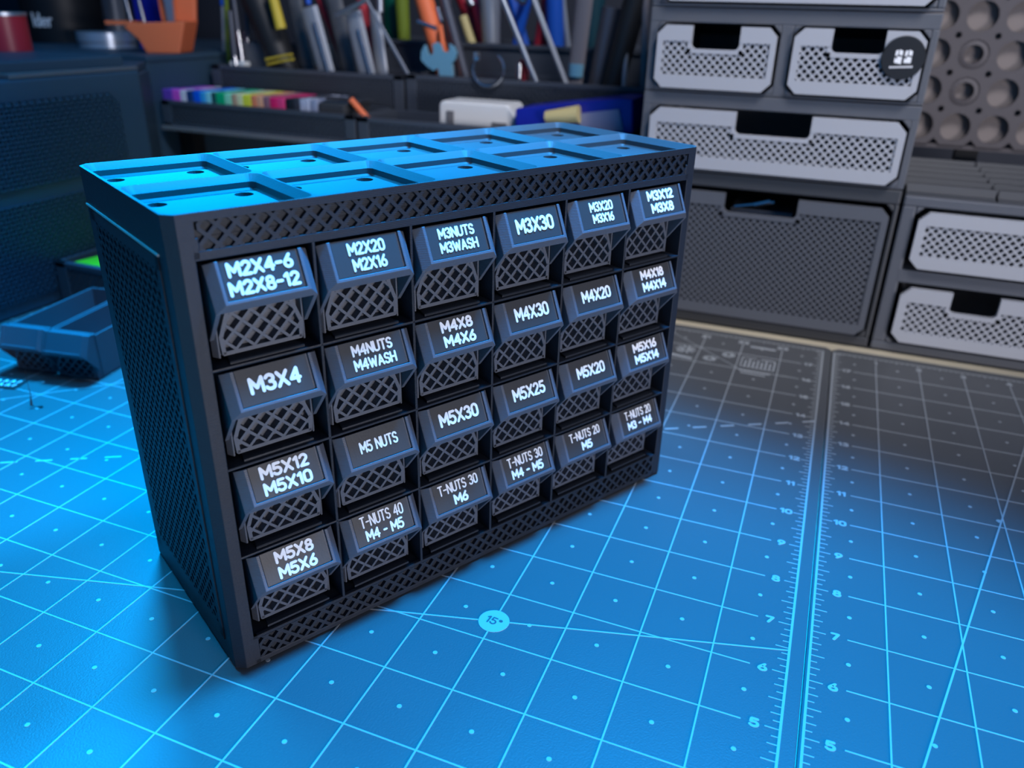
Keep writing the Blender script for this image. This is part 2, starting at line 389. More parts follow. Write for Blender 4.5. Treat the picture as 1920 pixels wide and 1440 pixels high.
for sx0, sx1 in ((-.4, .2), (W_-.2, W_+.4)):
    b = MB(); lattice(b, octo(12, 14, 73, 137.5, 1.5), 3.4, 1.25, sx0 if sx0 < 0 else sx1, sx1 if sx0 < 0 else sx0, sd, angle=52)
    b.box((sx0, 9, 9), (sx1, 12.2, 141)); b.box((sx0, 72.8, 9), (sx1, 78, 141)); b.box((sx0, 9, 9), (sx1, 78, 14.2)); b.box((sx0, 9, 137.3), (sx1, 78, 141))
    b.build('side_lattice', M['cab'], root, scale=MM)
b = MB(); b.box((-.5, 8.6, 141.4), (.2, 81, 142.0)); o = b.build('seam_edge', M['worn'], root, scale=MM); o['label'] = 'pale worn edge along the left side seam, highlight in its colour'
# stacking grid on top: 5 x 2 pockets
b = MB(); gx0, gy0 = (W_-210)/2, (D_-84)/2
outer = [(0, c), (c, 0), (W_-c, 0), (W_, c), (W_, D_-c), (W_-c, D_), (c, D_), (0, D_-c)]
def ring(cx, cy, hw, r, z, n=5):
    out = []
    for (sx, sy, a0) in ((1, 1, 0), (-1, 1, 90), (-1, -1, 180), (1, -1, 270)):
        for k in range(n+1):
            a = math.radians(a0 + 90*k/n); out.append((cx + sx*(hw-r) + r*math.cos(a), cy + sy*(hw-r) + r*math.sin(a), z))
    return out
n4 = 24
for i in range(5):
    for j in range(2):
        cx, cy = gx0 + 42*i + 21, gy0 + 42*j + 21
        x0 = 0 if i == 0 else cx-21; x1 = W_ if i == 4 else cx+21; y0 = 0 if j == 0 else cy-21; y1 = D_ if j == 1 else cy+21
        rings = [ring(cx, cy, 20.75, 3.9, H_), ring(cx, cy, 18.6, 1.9, H_-2.15), ring(cx, cy, 18.6, 1.9, H_-3.95), ring(cx, cy, 17.9, 1.3, ZT)]
        cr = c
        corner = [(x1, y1), (x0, y1), (x0, y0), (x1, y0)]; top = []
        for q, (px, py) in enumerate(corner):
            cut = (px in (0, W_)) and (py in (0, D_))
            for k in range(6):
                a = math.radians(q*90 + 90*k/5)
                if cut:   # follow the chamfered outer corner
                    f = k/5; ax, ay = (px, py - math.copysign(cr, py-cy)), (px - math.copysign(cr, px-cx), py)
                    if q in (1, 3): ax, ay = ay, ax
                    top.append((ax[0]*(1-f)+ay[0]*f, ax[1]*(1-f)+ay[1]*f, H_))
                else: top.append((px, py, H_))
        allr = [top] + rings; vs = [v for rr in allr for v in rr]; fs = []
        for L in range(len(allr)-1):
            for k in range(n4): fs.append((L*n4+k, L*n4+(k+1) % n4, (L+1)*n4+(k+1) % n4, (L+1)*n4+k))
        # drop degenerate quads by cleaning afterwards
        b.quadmesh(vs, fs)
        for sx in (-1, 1):
            for sy in (-1, 1):
                hx, hy = cx+13*sx, cy+13*sy; xs = sorted((cx, cx+18*sx)); ys = sorted((cy, cy+18*sy))
                hole_plate(b, [(xs[0], ys[0]), (xs[1], ys[0]), (xs[1], ys[1]), (xs[0], ys[1])], (hx, hy), 2.9, lambda a, bb, h: (a, bb, h), ZT-1.9, ZT, 20)
rim = MB()
for k in range(8):
    p, q = outer[k], outer[(k+1) % 8]
    if k == 1: continue
    rim.quadmesh([(p[0], p[1], ZT-2.2), (q[0], q[1], ZT-2.2), (q[0], q[1], H_), (p[0], p[1], H_)], [(0, 1, 2, 3)])
rim.quadmesh([(c, 0, ZT-2.2), (7.2, 0, ZT-2.2), (7.2, 0, H_), (c, 0, H_)], [(0, 1, 2, 3)]); rim.quadmesh([(W_-7.2, 0, ZT-2.2), (W_-c, 0, ZT-2.2), (W_-c, 0, H_), (W_-7.2, 0, H_)], [(0, 1, 2, 3)])
rim.quadmesh([(7.2, 0, 151.4), (W_-7.2, 0, 151.4), (W_-7.2, 0, H_), (7.2, 0, H_)], [(0, 1, 2, 3)]); rim.quadmesh([(7.2, 0, 151.4), (W_-7.2, 0, 151.4), (W_-7.2, 2.0, 151.4), (7.2, 2.0, 151.4)], [(0, 1, 2, 3)])
rim.box((6.8, 1.6, ZT-4), (W_-6.8, 2.2, 151.5))
rim.quadmesh([(7.2, 0, ZT-2.2), (7.2, 2, ZT-2.2), (7.2, 2, 151.4), (7.2, 0, 151.4)], [(0, 1, 2, 3)]); rim.quadmesh([(W_-7.2, 0, ZT-2.2), (W_-7.2, 2, ZT-2.2), (W_-7.2, 2, 151.4), (W_-7.2, 0, 151.4)], [(0, 1, 2, 3)])
rim.build('top_rim', M['cab'], root, scale=MM)
b.prism([(1, c+1), (c+1, 2.3), (W_-c-1, 2.3), (W_-1, c+1), (W_-1, D_-c-1), (W_-c-1, D_-1), (c+1, D_-1), (1, D_-c-1)], ZT-4, ZT-1.95)
top = b.build('stacking_grid', M['cab_lit'], root, scale=MM); top['label'] = 'grid of ten shallow pockets with round holes on top'
bmx = bmesh.new(); bmx.from_mesh(top.data); bmesh.ops.remove_doubles(bmx, verts=bmx.verts, dist=1e-6); bmesh.ops.dissolve_degenerate(bmx, dist=1e-6, edges=bmx.edges)
bmesh.ops.recalc_face_normals(bmx, faces=bmx.faces); bmx.to_mesh(top.data); bmx.free()

# ---- one drawer: local x across, y inward, z up, origin at the middle of the cell floor line
SL = 12.083
def hood(a, e2, e3): return (a, -(5 - 5*e2/SL + 11*e3/SL), 20 + 11*e2/SL + 5*e3/SL)
def make_drawer_mesh():
    b = MB(); y = 4.3
    b.prism([(-14.3, y+2.4), (-14.3, y+2.2), (-13.2, y), (-12.7, y), (-12.3, y+2.6), (12.3, y+2.6), (12.7, y), (13.2, y), (14.3, y+2.2), (14.3, y+3.6), (-14.3, y+3.6)], 1.6, 29.6)     # front wall
    b.box((-14.3, y+2.4, 1.6), (-13.1, 78, 28.5)); b.box((13.1, y+2.4, 1.6), (14.3, 78, 28.5)); b.box((-14.3, 76.8, 1.6), (14.3, 78, 28.5)); b.box((-14.3, y+2.4, 1.6), (14.3, 78, 2.8))
    # hood: bevelled slab
    o = [hood(-12.4, 0, 0), hood(12.4, 0, 0), hood(12.4, SL, 0), hood(-12.4, SL, 0)]
    i = [hood(-11.4, 1.0, 0), hood(11.4, 1.0, 0), hood(11.4, SL, 0), hood(-11.4, SL, 0)]
    d = [hood(-11.4, 1.0, -.9), hood(11.4, 1.0, -.9), hood(11.4, SL, -.9), hood(-11.4, SL, -.9)]
    k = [hood(-14.9, -1.7, -2.5), hood(14.9, -1.7, -2.5), hood(14.9, SL, -2.5), hood(-14.9, SL, -2.5)]
    vs = o + i + d + k
    fs = [(0, 1, 5, 4), (1, 2, 6, 5), (3, 0, 4, 7), (4, 5, 9, 8), (5, 6, 10, 9), (7, 4, 8, 11), (8, 9, 10, 11), (0, 12, 13, 1), (1, 13, 14, 2), (3, 15, 12, 0), (12, 15, 14, 13), (2, 14, 15, 3, 7, 11, 10, 6)]
    b.quadmesh(vs, fs)
    kb = hood(0, -1.7, -2.5); kt = hood(0, SL, -2.5)
    pr = [(-kt[1], kt[2]), (-kb[1], kb[2]), (-y-1.0, 7.0), (-y-1.0, kt[2])]        # (outward, z)
    for s0, s1 in ((-14.9, -13.6), (13.6, 14.9)): b.prism([(-t, z) for t, z in pr], s0, s1, lambda a, bb, h: (h, a, bb))
    b.box((-14.9, 2.4, 28.6), (14.9, y+2.4, 29.6))
    return b
def drawer_lattice():
    b = MB(); P = [(-12, 2.6), (12, 2.6), (12.4, 8), (9.6, 15.5), (6, 19), (-6, 19), (-9.6, 15.5), (-12.4, 8)]
    lattice(b, P, 3.86, .85, 7.0, 3.9, fr, off=.6)
    for q in range(8):
        p, r = P[q], P[(q+1) % 8]; L = math.hypot(r[0]-p[0], r[1]-p[1]); nx, ny = -(r[1]-p[1])/L, (r[0]-p[0])/L; w = .9
        b.prism([(p[0]-nx*.3, p[1]-ny*.3), (r[0]-nx*.3, r[1]-ny*.3), (r[0]+nx*w, r[1]+ny*w), (p[0]+nx*w, p[1]+ny*w)], 7.0, 3.85, fr)
    return b
def plate_mesh():
    b = MB(); b.prism([(-11.2, 1.15), (10.7, 1.15), (10.7, SL-.1), (-11.2, SL-.1)], -.9, -.4, lambda a, bb, h: hood(a, bb, h)); return b
LB = [
 [[('M2X4-6', 19.0, 4.3), ('M2X8-12', 20.5, 4.2)], [('M2X20', 12.6, 3.9), ('M2X16', 11.6, 3.9)], [('M3NUTS', 14.2, 3.6), ('M3WASH', 15.0, 3.6)], [('M3X30', 17, 5.3)], [('M3X20', 12, 3.7), ('M3X16', 11, 3.5)], [('M3X12', 15.2, 4.1), ('M3X8', 13, 4.0)]],
 [[('M3X4', 16, 5.2)], [('M4NUTS', 14.5, 3.7), ('M4WASH', 15.2, 3.7)], [('M4X8', 13.2, 4.1), ('M4X6', 13.2, 4.1)], [('M4X30', 16, 5.1)], [('M4X20', 15.5, 4.8)], [('M4X18', 13.8, 4.0), ('M4X14', 14, 4.0)]],
 [[('M5X12', 16, 4.3), ('M5X10', 16, 4.3)], [('M5 NUTS', 14.4, 4.0)], [('M5X30', 17, 5.1)], [('M5X25', 16, 5.0)], [('M5X20', 15.5, 4.8)], [('M5X16', 14.6, 4.0), ('M5X14', 14.8, 4.0)]],
 [[('M5X8', 13.5, 4.3), ('M5X6', 13.5, 4.3)], [('T-NUTS 40', 17.2, 4.2), ('M4 - M5', 15.2, 4.0)], [('T-NUTS 30', 18, 4.0), ('M6', 6.4, 4.0)], [('T-NUTS 30', 18, 4.0), ('M4 - M5', 16.2, 3.9)], [('T-NUTS 20', 17.4, 3.8), ('M5', 6.0, 3.8)], [('T-NUTS 20', 16.6, 3.8), ('M3 - M4', 15.4, 3.7)]],
]
proto = None
for row in range(4):
    for cc in range(6):
        lines = LB[row][cc]
        if proto is None:
            dr = make_drawer_mesh().build('drawer', M['drawer'], root, scale=MM, bevel=.18)
            lat = drawer_lattice().build('front_lattice', M['drawer'], dr, scale=MM)
            pl = plate_mesh().build('label_plate', M['label'], dr, scale=MM); pl['label'] = 'black label plate'
            proto = (dr, lat, pl)
        else:
            dr = proto[0].copy(); col.objects.link(dr); dr.parent = root
            for part in proto[1:]: q = part.copy(); col.objects.link(q); q.parent = dr
        dr.location = ((CX0 + (cc+.5)*PX_)*MM, 0, (CZ0 + (3-row)*PZ_)*MM)
        dr['label'] = 'charcoal drawer labelled ' + ' / '.join(l[0] for l in lines)
        t = MB(); fn = lambda a, bb, h: hood(a, bb, h)
        if len(lines) == 1: ys = [6.6]
        else:
            hh = (lines[0][2]+lines[1][2])/2; ys = [6.6 + hh*.5 + .45, 6.6 - hh*.5 - .45]
            if lines[0][0] == 'M3X20': ys = [8.7, 4.4]
        for (tx, w, h), cy in zip(lines, ys): text(t, tx, -.2, cy, h, width=w, sw=.22 if len(tx) < 8 else .2, fn=fn, h0=-.42, h1=-.12, gap=.22)
        lt = t.build('lettering', M['white'], dr, scale=MM); lt['label'] = 'white raised lettering'

# ---- two spare drawers lying loose on the mat, and a loose label
def spare(x, y, rz, label):
    r = thing('spare_drawer', label, 'drawer', I3(x, y, -1.55*MM/IN), rz, 'loose printed drawers on the mat')
    for part in proto[:1]: q = part.copy(); q.name = 'drawer_tray'; col.objects.link(q); q.parent = r; q.location = (0, 0, 0); del q['label']
    q = proto[1].copy(); col.objects.link(q); q.parent = r
    return r
spare(-15.95, 8.85, math.radians(9), 'empty charcoal drawer lying loose on the mat, nearer the big cabinet')
spare(-17.13, 8.72, math.radians(9), 'empty charcoal drawer lying loose on the mat, the farther left of two')
b = MB(); pl_ = thing('label_tile', 'small black label tile with two lines of white marks lying flat on the mat', 'label', I3(-17.2, 8.05, 0.006), math.radians(15))
b.box((-.45, -.22, 0), (.45, .22, .03)); b.build('tile', M['label'], pl_, scale=IN)
b = MB()
for yy in (.09, -.09):
    for k in range(9): x = -.36+k*.085; line2(b, x, yy-.055, x+.04*(-1)**k, yy+.055, .032, .042)
b.build('lettering', M['white'], pl_, scale=IN)
b = MB(); b.tube([I3(-15.72, 7.62, .9), I3(-15.66, 7.55, .55), I3(-15.62, 7.52, .3), I3(-15.62, 7.48, .06), I3(-15.55, 7.5, .03), I3(-15.42, 7.58, .02)], [.00006, .00010, .0002, .0007, .00012, .0007], 6)
tag(b.build('filament_wisp', M['black']), 'thin black wisp of printing filament hanging to the blue lit mat', 'filament')

# ------------------------------------------------------------------ storage on the right (front plane y = 18.9 in)
FY = 18.9
def fy(off=0): return lambda a, bb, h: (a, FY + h, bb)
FRM = {}
def notch_front(poly_oct, nx0, nx1, nz, c=.18):
    """split the drawer front (with a finger notch at the top) into convex pieces"""
    x0, z0 = min(p[0] for p in poly_oct), min(p[1] for p in poly_oct); x1, z1 = max(p[0] for p in poly_oct), max(p[1] for p in poly_oct)
    low = clip(poly_oct, 0, 1, nz)
    left = clip(clip(poly_oct, 0, -1, -nz), 1, 0, nx0); right = clip(clip(poly_oct, 0, -1, -nz), -1, 0, -nx1)
    return [q for q in (low, left, right) if len(q) >= 3]
def drawer_front(parent, x0, z0, x1, z1, m, ch, notch, lat, name='drawer', pitch=.14, bw=.045, depth=.25):
    """lattice fronted drawer; parts share one front"""
    o8 = octo(x0, z0, x1, z1, ch); b = MB(); F = fy()
    lx0, lz0, lx1, lz1 = lat
    def put(poly):
        # solid border around the lattice window
        for q in (clip(poly, 0, 1, lz0), clip(poly, 0, -1, -lz1), clip(clip(clip(poly, 0, -1, -lz0), 0, 1, lz1), 1, 0, lx0), clip(clip(clip(poly, 0, -1, -lz0), 0, 1, lz1), -1, 0, -lx1)):
            if len(q) >= 3 and abs(sum(q[i][0]*q[(i+1) % len(q)][1] - q[(i+1) % len(q)][0]*q[i][1] for i in range(len(q)))) > 1e-6: b.prism(q, -.16, 0, F)
    if notch:
        nx0, nx1, nz = notch
        for q in notch_front(o8, nx0, nx1, nz): put(q)
        # sunk border strips beside the notch
        win = [(lx0, lz0), (lx1, lz0), (lx1, min(lz1, nz-.10)), (lx0, min(lz1, nz-.10))]
        pieces = [win]
        if lz1 > nz-.10: pieces += [[(lx0, nz-.10), (nx0-.08, nz-.10), (nx0-.08, lz1), (lx0, lz1)], [(nx1+.08, nz-.10), (lx1, nz-.10), (lx1, lz1), (nx1+.08, lz1)]]
        if lz1 > nz-.10:
            b.prism([(nx0-.09, nz-.10), (nx1+.09, nz-.10), (nx1+.09, nz), (nx0-.09, nz)], -.15, 0, F)
            b.prism([(nx0-.09, nz-.1), (nx0, nz-.1), (nx0, lz1), (nx0-.09, lz1)], -.15, 0, F); b.prism([(nx1, nz-.1), (nx1+.09, nz-.1), (nx1+.09, lz1), (nx1, lz1)], -.15, 0, F)
        # rounded lower corners of the finger notch
        for cx, sx in ((nx0, 1), (nx1, -1)):
            r = .13; pts = [(cx, nz)] + [(cx + sx*(r - r*math.sin(t*math.pi/12)), nz + r - r*math.cos(t*math.pi/12)) for t in range(0, 7)]
            b.prism(pts if sx < 0 else pts[::-1], -.15, 0, F)
    else:
        put(o8); pieces = [[(lx0, lz0), (lx1, lz0), (lx1, lz1), (lx0, lz1)]]
    for q in pieces: lattice(b, q, pitch, bw, -.02, -.13, F)
    # the tray behind: floor, sides, back, low front wall behind the lattice
    b.box((x0+.12, FY+.02, z0+.12), (x1-.12, FY+5, z0+.2)); b.box((x0+.12, FY+.02, z0+.12), (x0+.2, FY+5, z1-.3)); b.box((x1-.2, FY+.02, z0+.12), (x1-.12, FY+5, z1-.3))
    b.box((x0+.12, FY+4.9, z0+.12), (x1-.12, FY+5, z1-.3))
    dr = b.build(name, m, parent, scale=IN)
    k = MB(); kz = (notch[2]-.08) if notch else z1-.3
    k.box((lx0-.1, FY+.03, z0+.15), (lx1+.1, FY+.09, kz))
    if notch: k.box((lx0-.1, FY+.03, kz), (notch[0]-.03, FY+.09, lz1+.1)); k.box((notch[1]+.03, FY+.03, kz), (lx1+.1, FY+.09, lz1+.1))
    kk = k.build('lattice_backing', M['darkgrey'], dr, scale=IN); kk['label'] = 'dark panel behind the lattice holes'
    return dr
def frame_unit(x0, x1, z0, z1, openings, label, group=None, m='grey', depth=5.4, name='drawer_unit'):
    r = thing(name, label, 'drawer cabinet', (0, 0, 0), 0, group)
    b = MB(); g = .0; F = fy()
    # front frame: cells around the openings, split in columns
    xs = [x0] + [v for o in openings for v in (o[0], o[2])] + [x1]
    zo0, zo1 = openings[0][1], openings[0][3]
    b.box((x0, FY, z0), (x1, FY+depth, zo0)) ; b.box((x0, FY, zo1), (x1, FY+depth, z1))
    for k in range(0, len(xs), 2): b.box((xs[k], FY+.002, zo0-.01), (xs[k+1], FY+depth, zo1+.01))
    for (a0, c0, a1, c1) in openings:
        for (px, pz, dx, dz) in ((a0, c0, 1, 1), (a1, c0, -1, 1), (a1, c1, -1, -1), (a0, c1, 1, -1)):
            b.prism([(px, pz), (px+dx*.2, pz), (px, pz+dz*.2)], -.0, .3, lambda a, q, h: (a, FY+h, q))
    b.box((x0+.01, FY+depth-.15, z0), (x1-.01, FY+depth, z1))
    b.build('unit_frame', M[m], r, scale=IN, bevel=.04)
    return r
UX0, UX1 = -5.55, 1.06
r = frame_unit(UX0, UX1, 8.08, 10.0, [(-5.34, 8.16, .88, 9.8)], 'grey drawer unit at the very top of the stack, only its lower edge in view', 'grey drawer units in the right stack')
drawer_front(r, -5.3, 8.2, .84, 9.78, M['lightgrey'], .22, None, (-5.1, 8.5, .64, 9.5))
r = frame_unit(UX0, UX1, 6.11, 8.06, [(-5.34, 6.16, -2.36, 7.72), (-2.08, 6.16, .90, 7.72)], 'grey unit of two small pale drawers side by side, the right one wearing a badge', 'grey drawer units in the right stack')
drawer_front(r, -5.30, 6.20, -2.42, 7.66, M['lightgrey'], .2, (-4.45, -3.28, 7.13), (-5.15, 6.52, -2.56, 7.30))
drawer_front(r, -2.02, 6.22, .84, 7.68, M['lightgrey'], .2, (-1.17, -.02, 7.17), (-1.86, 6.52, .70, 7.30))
r = frame_unit(UX0, UX1, 4.16, 6.09, [(-5.34, 4.2, .90, 5.76)], 'grey unit with one wide pale drawer directly below the badge', 'grey drawer units in the right stack')
drawer_front(r, -5.30, 4.25, .84, 5.71, M['lightgrey'], .22, (-3.12, -1.3, 5.18), (-5.12, 4.56, .68, 5.35))
r = frame_unit(UX0, UX1, -.0, 4.14, [(-5.34, .26, .95, 3.78)], 'grey unit with one tall dark drawer standing on the desk', 'grey drawer units in the right stack', m='darkgrey')
r.name = 'drawer_unit'
dD = drawer_front(r, -5.30, .34, .88, 3.68, M['grey'], .2, (-3.12, -1.28, 3.2), (-5.12, .62, .72, 3.35), pitch=.13, bw=.05)
b = MB(); b.tube([I3(-2.9, 19.3, 3.25), I3(-1.9, 19.3, 3.46)], .05*IN, 8); b.tube([I3(-2.4, 19.3, 3.34), I3(-2.0, 19.3, 3.47)], .08*IN, 8)
tag(b.build('metal_part', M['steel'], smooth=True), 'shiny metal rod poking up inside the tall dark drawer', 'metal rod')
b = MB(); b.box((-3.0, 19.35, .56), (-1.4, 22, 3.2)); tag(b.build('hardware_box', M['satin'], scale=IN), 'grey hardware box seen through the finger notch of the tall dark drawer', 'box')
# badge
bd = thing('round_badge', 'round black badge with a white cube logo on the small pale drawer', 'badge', I3(.41, FY-.16, 7.12))
b = MB(); b.tube([(0, 0, 0), (0, -.06, 0)], [.47, .45], 48, side=(1, 0, 0)); b.build('badge_disc', M['black'], bd, scale=IN)
b = MB(); fb = lambda a, z, h: (a, -h, z)
for sx in (-1, 1):
    b.prism([(sx*.10-.075, -.10), (sx*.10+.075, -.13 if sx < 0 else -.10), (sx*.10+.075, .02), (sx*.10-.03, .04), (sx*.10-.03, -.02), (sx*.10-.075, 0)], .05, .072, fb)
    b.prism([(sx*.10-.075, .03), (sx*.10-.02, .07), (sx*.10-.02, .17), (sx*.10-.075, .15)], .05, .072, fb)
    b.prism([(sx*.10, .07), (sx*.10+.075, .05), (sx*.10+.075, .15), (sx*.10, .18)], .05, .072, fb)
for k in range(11): b.box((-.25+k*.045, -.05, -.225+.003*k), (-.22+k*.045, -.072, -.185+.003*k))
o = b.build('logo', M['white'], bd, scale=IN); o['label'] = 'white double cube logo over a line of tiny lettering'
# lower right cabinet
BX0, BX1 = 1.14, 8.5
r = frame_unit(BX0, BX1, .0, 4.03, [(1.45, .22, 8.2, 3.78)], 'low grey cabinet with two long pale drawers at the right edge', 'low cabinets on the right')
b = MB(); b.box((1.4, FY-.005, 1.88), (8.3, FY+5, 2.20)); b.build('shelf_divider', M['grey'], r, scale=IN)
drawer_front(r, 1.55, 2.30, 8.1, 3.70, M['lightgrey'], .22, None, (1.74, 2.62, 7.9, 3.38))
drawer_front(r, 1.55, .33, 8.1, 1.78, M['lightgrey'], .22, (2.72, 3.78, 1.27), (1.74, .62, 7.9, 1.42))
b = MB(); b.box((UX0, FY+.04, -.06), (BX1, FY+5.4, .0)); tag(b.build('plinth_board', M['black'], scale=IN), 'thin black board under the right hand drawer cabinets', 'board')
# grooved plates on top of the lower right cabinet
for xa, xb, lab in ((1.16, 3.1, 'dark ribbed base plate on the low cabinet, beside the tall stack'), (3.16, 5.6, 'dark ribbed base plate on the low cabinet, nearer the right edge'), (5.66, 8.4, 'dark ribbed base plate on the low cabinet, outermost right')):
    b = MB(); b.box((xa, FY+.15, 4.03), (xb, 24.25, 4.1))
    for k in range(6):
        y = FY + .25 + k*.86; b.prism([(y, 4.1), (y+.1, 4.1), (y+.18, 4.28), (y+.08, 4.28)][::-1], xa, xb, lambda a, bb, h: (h, a, bb))
        b.box((xa, y+.3, 4.1), (xb, y+.62, 4.14))
    tag(b.build('base_plate', M['darkgrey'], scale=IN), lab, 'base plate', 'ribbed base plates on the low cabinet')
# perforated wall board
hb = thing('perforated_board', 'mauve grey pegboard of large round holes behind the right cabinets', 'pegboard', (0, 0, 0))
b = MB(); P_ = .984; YB = 24.5; ox, oz = 2.48, 5.08
fb2 = lambda a, bb, h: (a, YB - h, bb)
for i in range(-2, 7):
    for k in range(0, 7):
        cx, cz = ox + i*P_, oz + k*P_; h = P_/2; q = .17
        out = [(cx+h, cz-h+q), (cx+h, cz+h-q), (cx+h-q, cz+h-q), (cx+h-q, cz+h), (cx-h+q, cz+h), (cx-h+q, cz+h-q), (cx-h, cz+h-q), (cx-h, cz-h+q), (cx-h+q, cz-h+q), (cx-h+q, cz-h), (cx+h-q, cz-h), (cx+h-q, cz-h+q)]
        out = [(cx+h, cz-h+q), (cx+h, cz+h-q), (cx+h-q, cz+h), (cx-h+q, cz+h), (cx-h, cz+h-q), (cx-h, cz-h+q), (cx-h+q, cz-h), (cx+h-q, cz-h)]
        hole_plate(b, out, (cx, cz), .395, fb2, -.13, .06, 16)
        hx, hz = cx+h, cz+h; hole_plate(b, [(hx+q, hz), (hx, hz+q), (hx-q, hz), (hx, hz-q)], (hx, hz), .085, fb2, -.2, .06, 10)
b.box((ox-2.5*P_, YB, oz-.5*P_-.12), (ox+6.5*P_, YB+.2, oz-.5*P_))
b.build('board', M['honey'], hb, scale=IN)
b = MB()
for i, k in ((0, 1), (0, 2)):
    cx, cz = ox + i*P_, oz + k*P_
    n = 24; vs = []
    for rr, yy in ((.39, YB-.02), (.27, YB-.07), (.25, YB-.07), (.22, YB+.2)):
        vs += [(cx+rr*math.cos(2*math.pi*t/n), yy, cz+rr*math.sin(2*math.pi*t/n)) for t in range(n)]
    b.quadmesh(vs, [(L*n+t, L*n+(t+1) % n, (L+1)*n+(t+1) % n, (L+1)*n+t) for L in range(3) for t in range(n)])
b.build('threaded_inserts', M['honey'], hb, smooth=True, scale=IN)
b = MB(); b.box((ox-2.5*P_, YB+.2, oz-.5*P_), (ox+6.5*P_, YB+.3, oz+6.5*P_)); o = b.build('backing_sheet', M['beigewall'], hb, scale=IN); o['label'] = 'pale taupe sheet seen through the holes'
for px in (-1.0, 3.0, 8.0):
    b = MB(); b.box((px-.3, YB+.3, -.06), (px+.3, YB+.9, 11)); b.build('support_post', M['black'], hb, scale=IN)

# ------------------------------------------------------------------ rack behind: shelf board, bins, markers, tools
RF = 3.80
b = MB(); sh = thing('shelf_riser', 'long grey shelf board on black legs behind the cabinet', 'shelf', (0, 0, 0))
b.box((-23.45, 20.3, RF-.16), (-5.75, 29.5, RF)); b.build('shelf_board', M['shelfedge'], sh, scale=IN, bevel=.03)
for px in (-23.2, -14.8, -6.3):
    for py in (21.5, 28.8): b = MB(); b.box((px-.3, py-.3, -.06), (px+.3, py+.3, RF-.16)); b.build('leg', M['black'], sh, scale=IN)
def bin_(x0, x1, y0, y1, z0, z1, label, m='rack', name='lattice_bin', group=None, wall=.1, lat=True):
    r = thing(name, label, 'bin', (0, 0, 0), 0, group); b = MB()
    b.box((x0, y0, z0), (x1, y1, z0+.08)); b.box((x0, y0, z0), (x0+wall, y1, z1)); b.box((x1-wall, y0, z0), (x1, y1, z1)); b.box((x0, y1-wall, z0), (x1, y1, z1))
    b.box((x0, y0+.05, z0), (x1, y0+wall+.05, z1)); rim = .16
    b.box((x0, y0-.05, z1-rim), (x1, y0+.1, z1)); b.box((x0, y0-.05, z0), (x1, y0+.1, z0+.1)); b.box((x0, y0-.05, z0), (x0+.4, y0+.1, z1)); b.box((x1-.4, y0-.05, z0), (x1, y0+.1, z1))
    b.build('bin_walls', M[m], r, scale=IN, bevel=.02)
    if lat:
        l = MB(); lattice(l, [(x0+.4, z0+.1), (x1-.4, z0+.1), (x1-.4, z1-rim), (x0+.4, z1-rim)], .15, .05, y0-.03, y0+.06, lambda a, bb, h: (a, h, bb)); l.build('front_lattice', M[m], r, scale=IN)
    return r
G1 = 'dark lattice bins on the shelf riser'
bin_(-23.4, -15.35, 20.45, 22.9, RF, 4.66, 'low dark lattice bin holding the row of coloured markers', group=G1)
bin_(-15.25, -5.8, 20.45, 22.9, RF, 4.62, 'low dark lattice bin holding the white case and blue box', group=G1)
bin_(-23.2, -14.95, 23.05, 25.6, RF, 5.72, 'deep dark lattice bin of chisels and pliers behind the markers', group=G1)
bin_(-14.85, -5.8, 23.05, 25.5, RF, 5.78, 'deep dark lattice bin of hand tools beside the pale drawers', group=G1)
bin_(-19.5, -5.8, 25.65, 29.2, RF, 6.75, 'tall dark bin at the back of the shelf, its rim behind the wrench', group=G1, lat=False)

# markers
mk = [(303, 321, (.09, .03, .22), 'dark violet'), (321, 336, (.62, .05, .30), 'hot pink'), (336, 347, (.52, .36, .42), 'pale pink'), (348, 361, (.008, .03, .10), 'navy blue'),
      (361, 374, (.0, .06, .42), 'royal blue'), (374, 384, (.02, .20, .62), 'bright blue'), (384, 394, (.14, .36, .55), 'sky blue'), (395, 404, (.008, .05, .05), 'bottle green'),
      (404, 420, (.0, .23, .09), 'emerald green'), (420, 432, (.15, .42, .25), 'mint green'), (433, 443, (.26, .17, .11), 'brown'), (443, 454, (.55, .45, .22), 'cream'),
      (454, 470, (.66, .60, .03), 'bright yellow'), (470, 480, (.75, .12, .06), 'red orange'), (480, 492, (.72, .20, .12), 'salmon orange'), (493, 505, (.14, .07, .09), 'dull maroon'),
      (505, 519, (.36, .01, .07), 'dark crimson'), (519, 533, (.48, .03, .11), 'raspberry red'), (535, 548, (.006, .008, .012), 'black'), (549, 560, (.02, .022, .03), 'smoky black'),
      (561, 570, (.20, .22, .28), 'mid grey'), (570, 580, (.24, .26, .32), 'pale grey'), (581, 594, (.14, .16, .22), 'steel grey')]
YM = 20.75
for (u0, u1, colr, nm) in mk:
    v = 170 + (u0-303)*.115 if u0 < 540 else 196
    p0, p1 = at_y(u0, v, YM), at_y(u1, v, YM); w = p1.x-p0.x-.02; cxm = (p0.x+p1.x)/2; zb = RF+.1; zt = 5.0
    if u0 < 545 and u0 > 500: zt = 4.98
    r = thing('marker', nm + ' square capped marker in the low marker bin', 'marker', I3(cxm, YM, zb), 0, 'markers in the low bin')
    b = MB(); b.box((-w/2, 0, 0), (w/2, .62, zt-zb)); mm_ = mat('marker ' + nm, tuple(min(.85, q*2.2) for q in colr), .4); b.build('cap', mm_, r, scale=IN, bevel=.03)
    b = MB(); b.box((-w/2+.02, .62, .03), (w/2-.02, 2.0, zt-zb-.03)); b.build('barrel', mm_, r, scale=IN, bevel=.03)
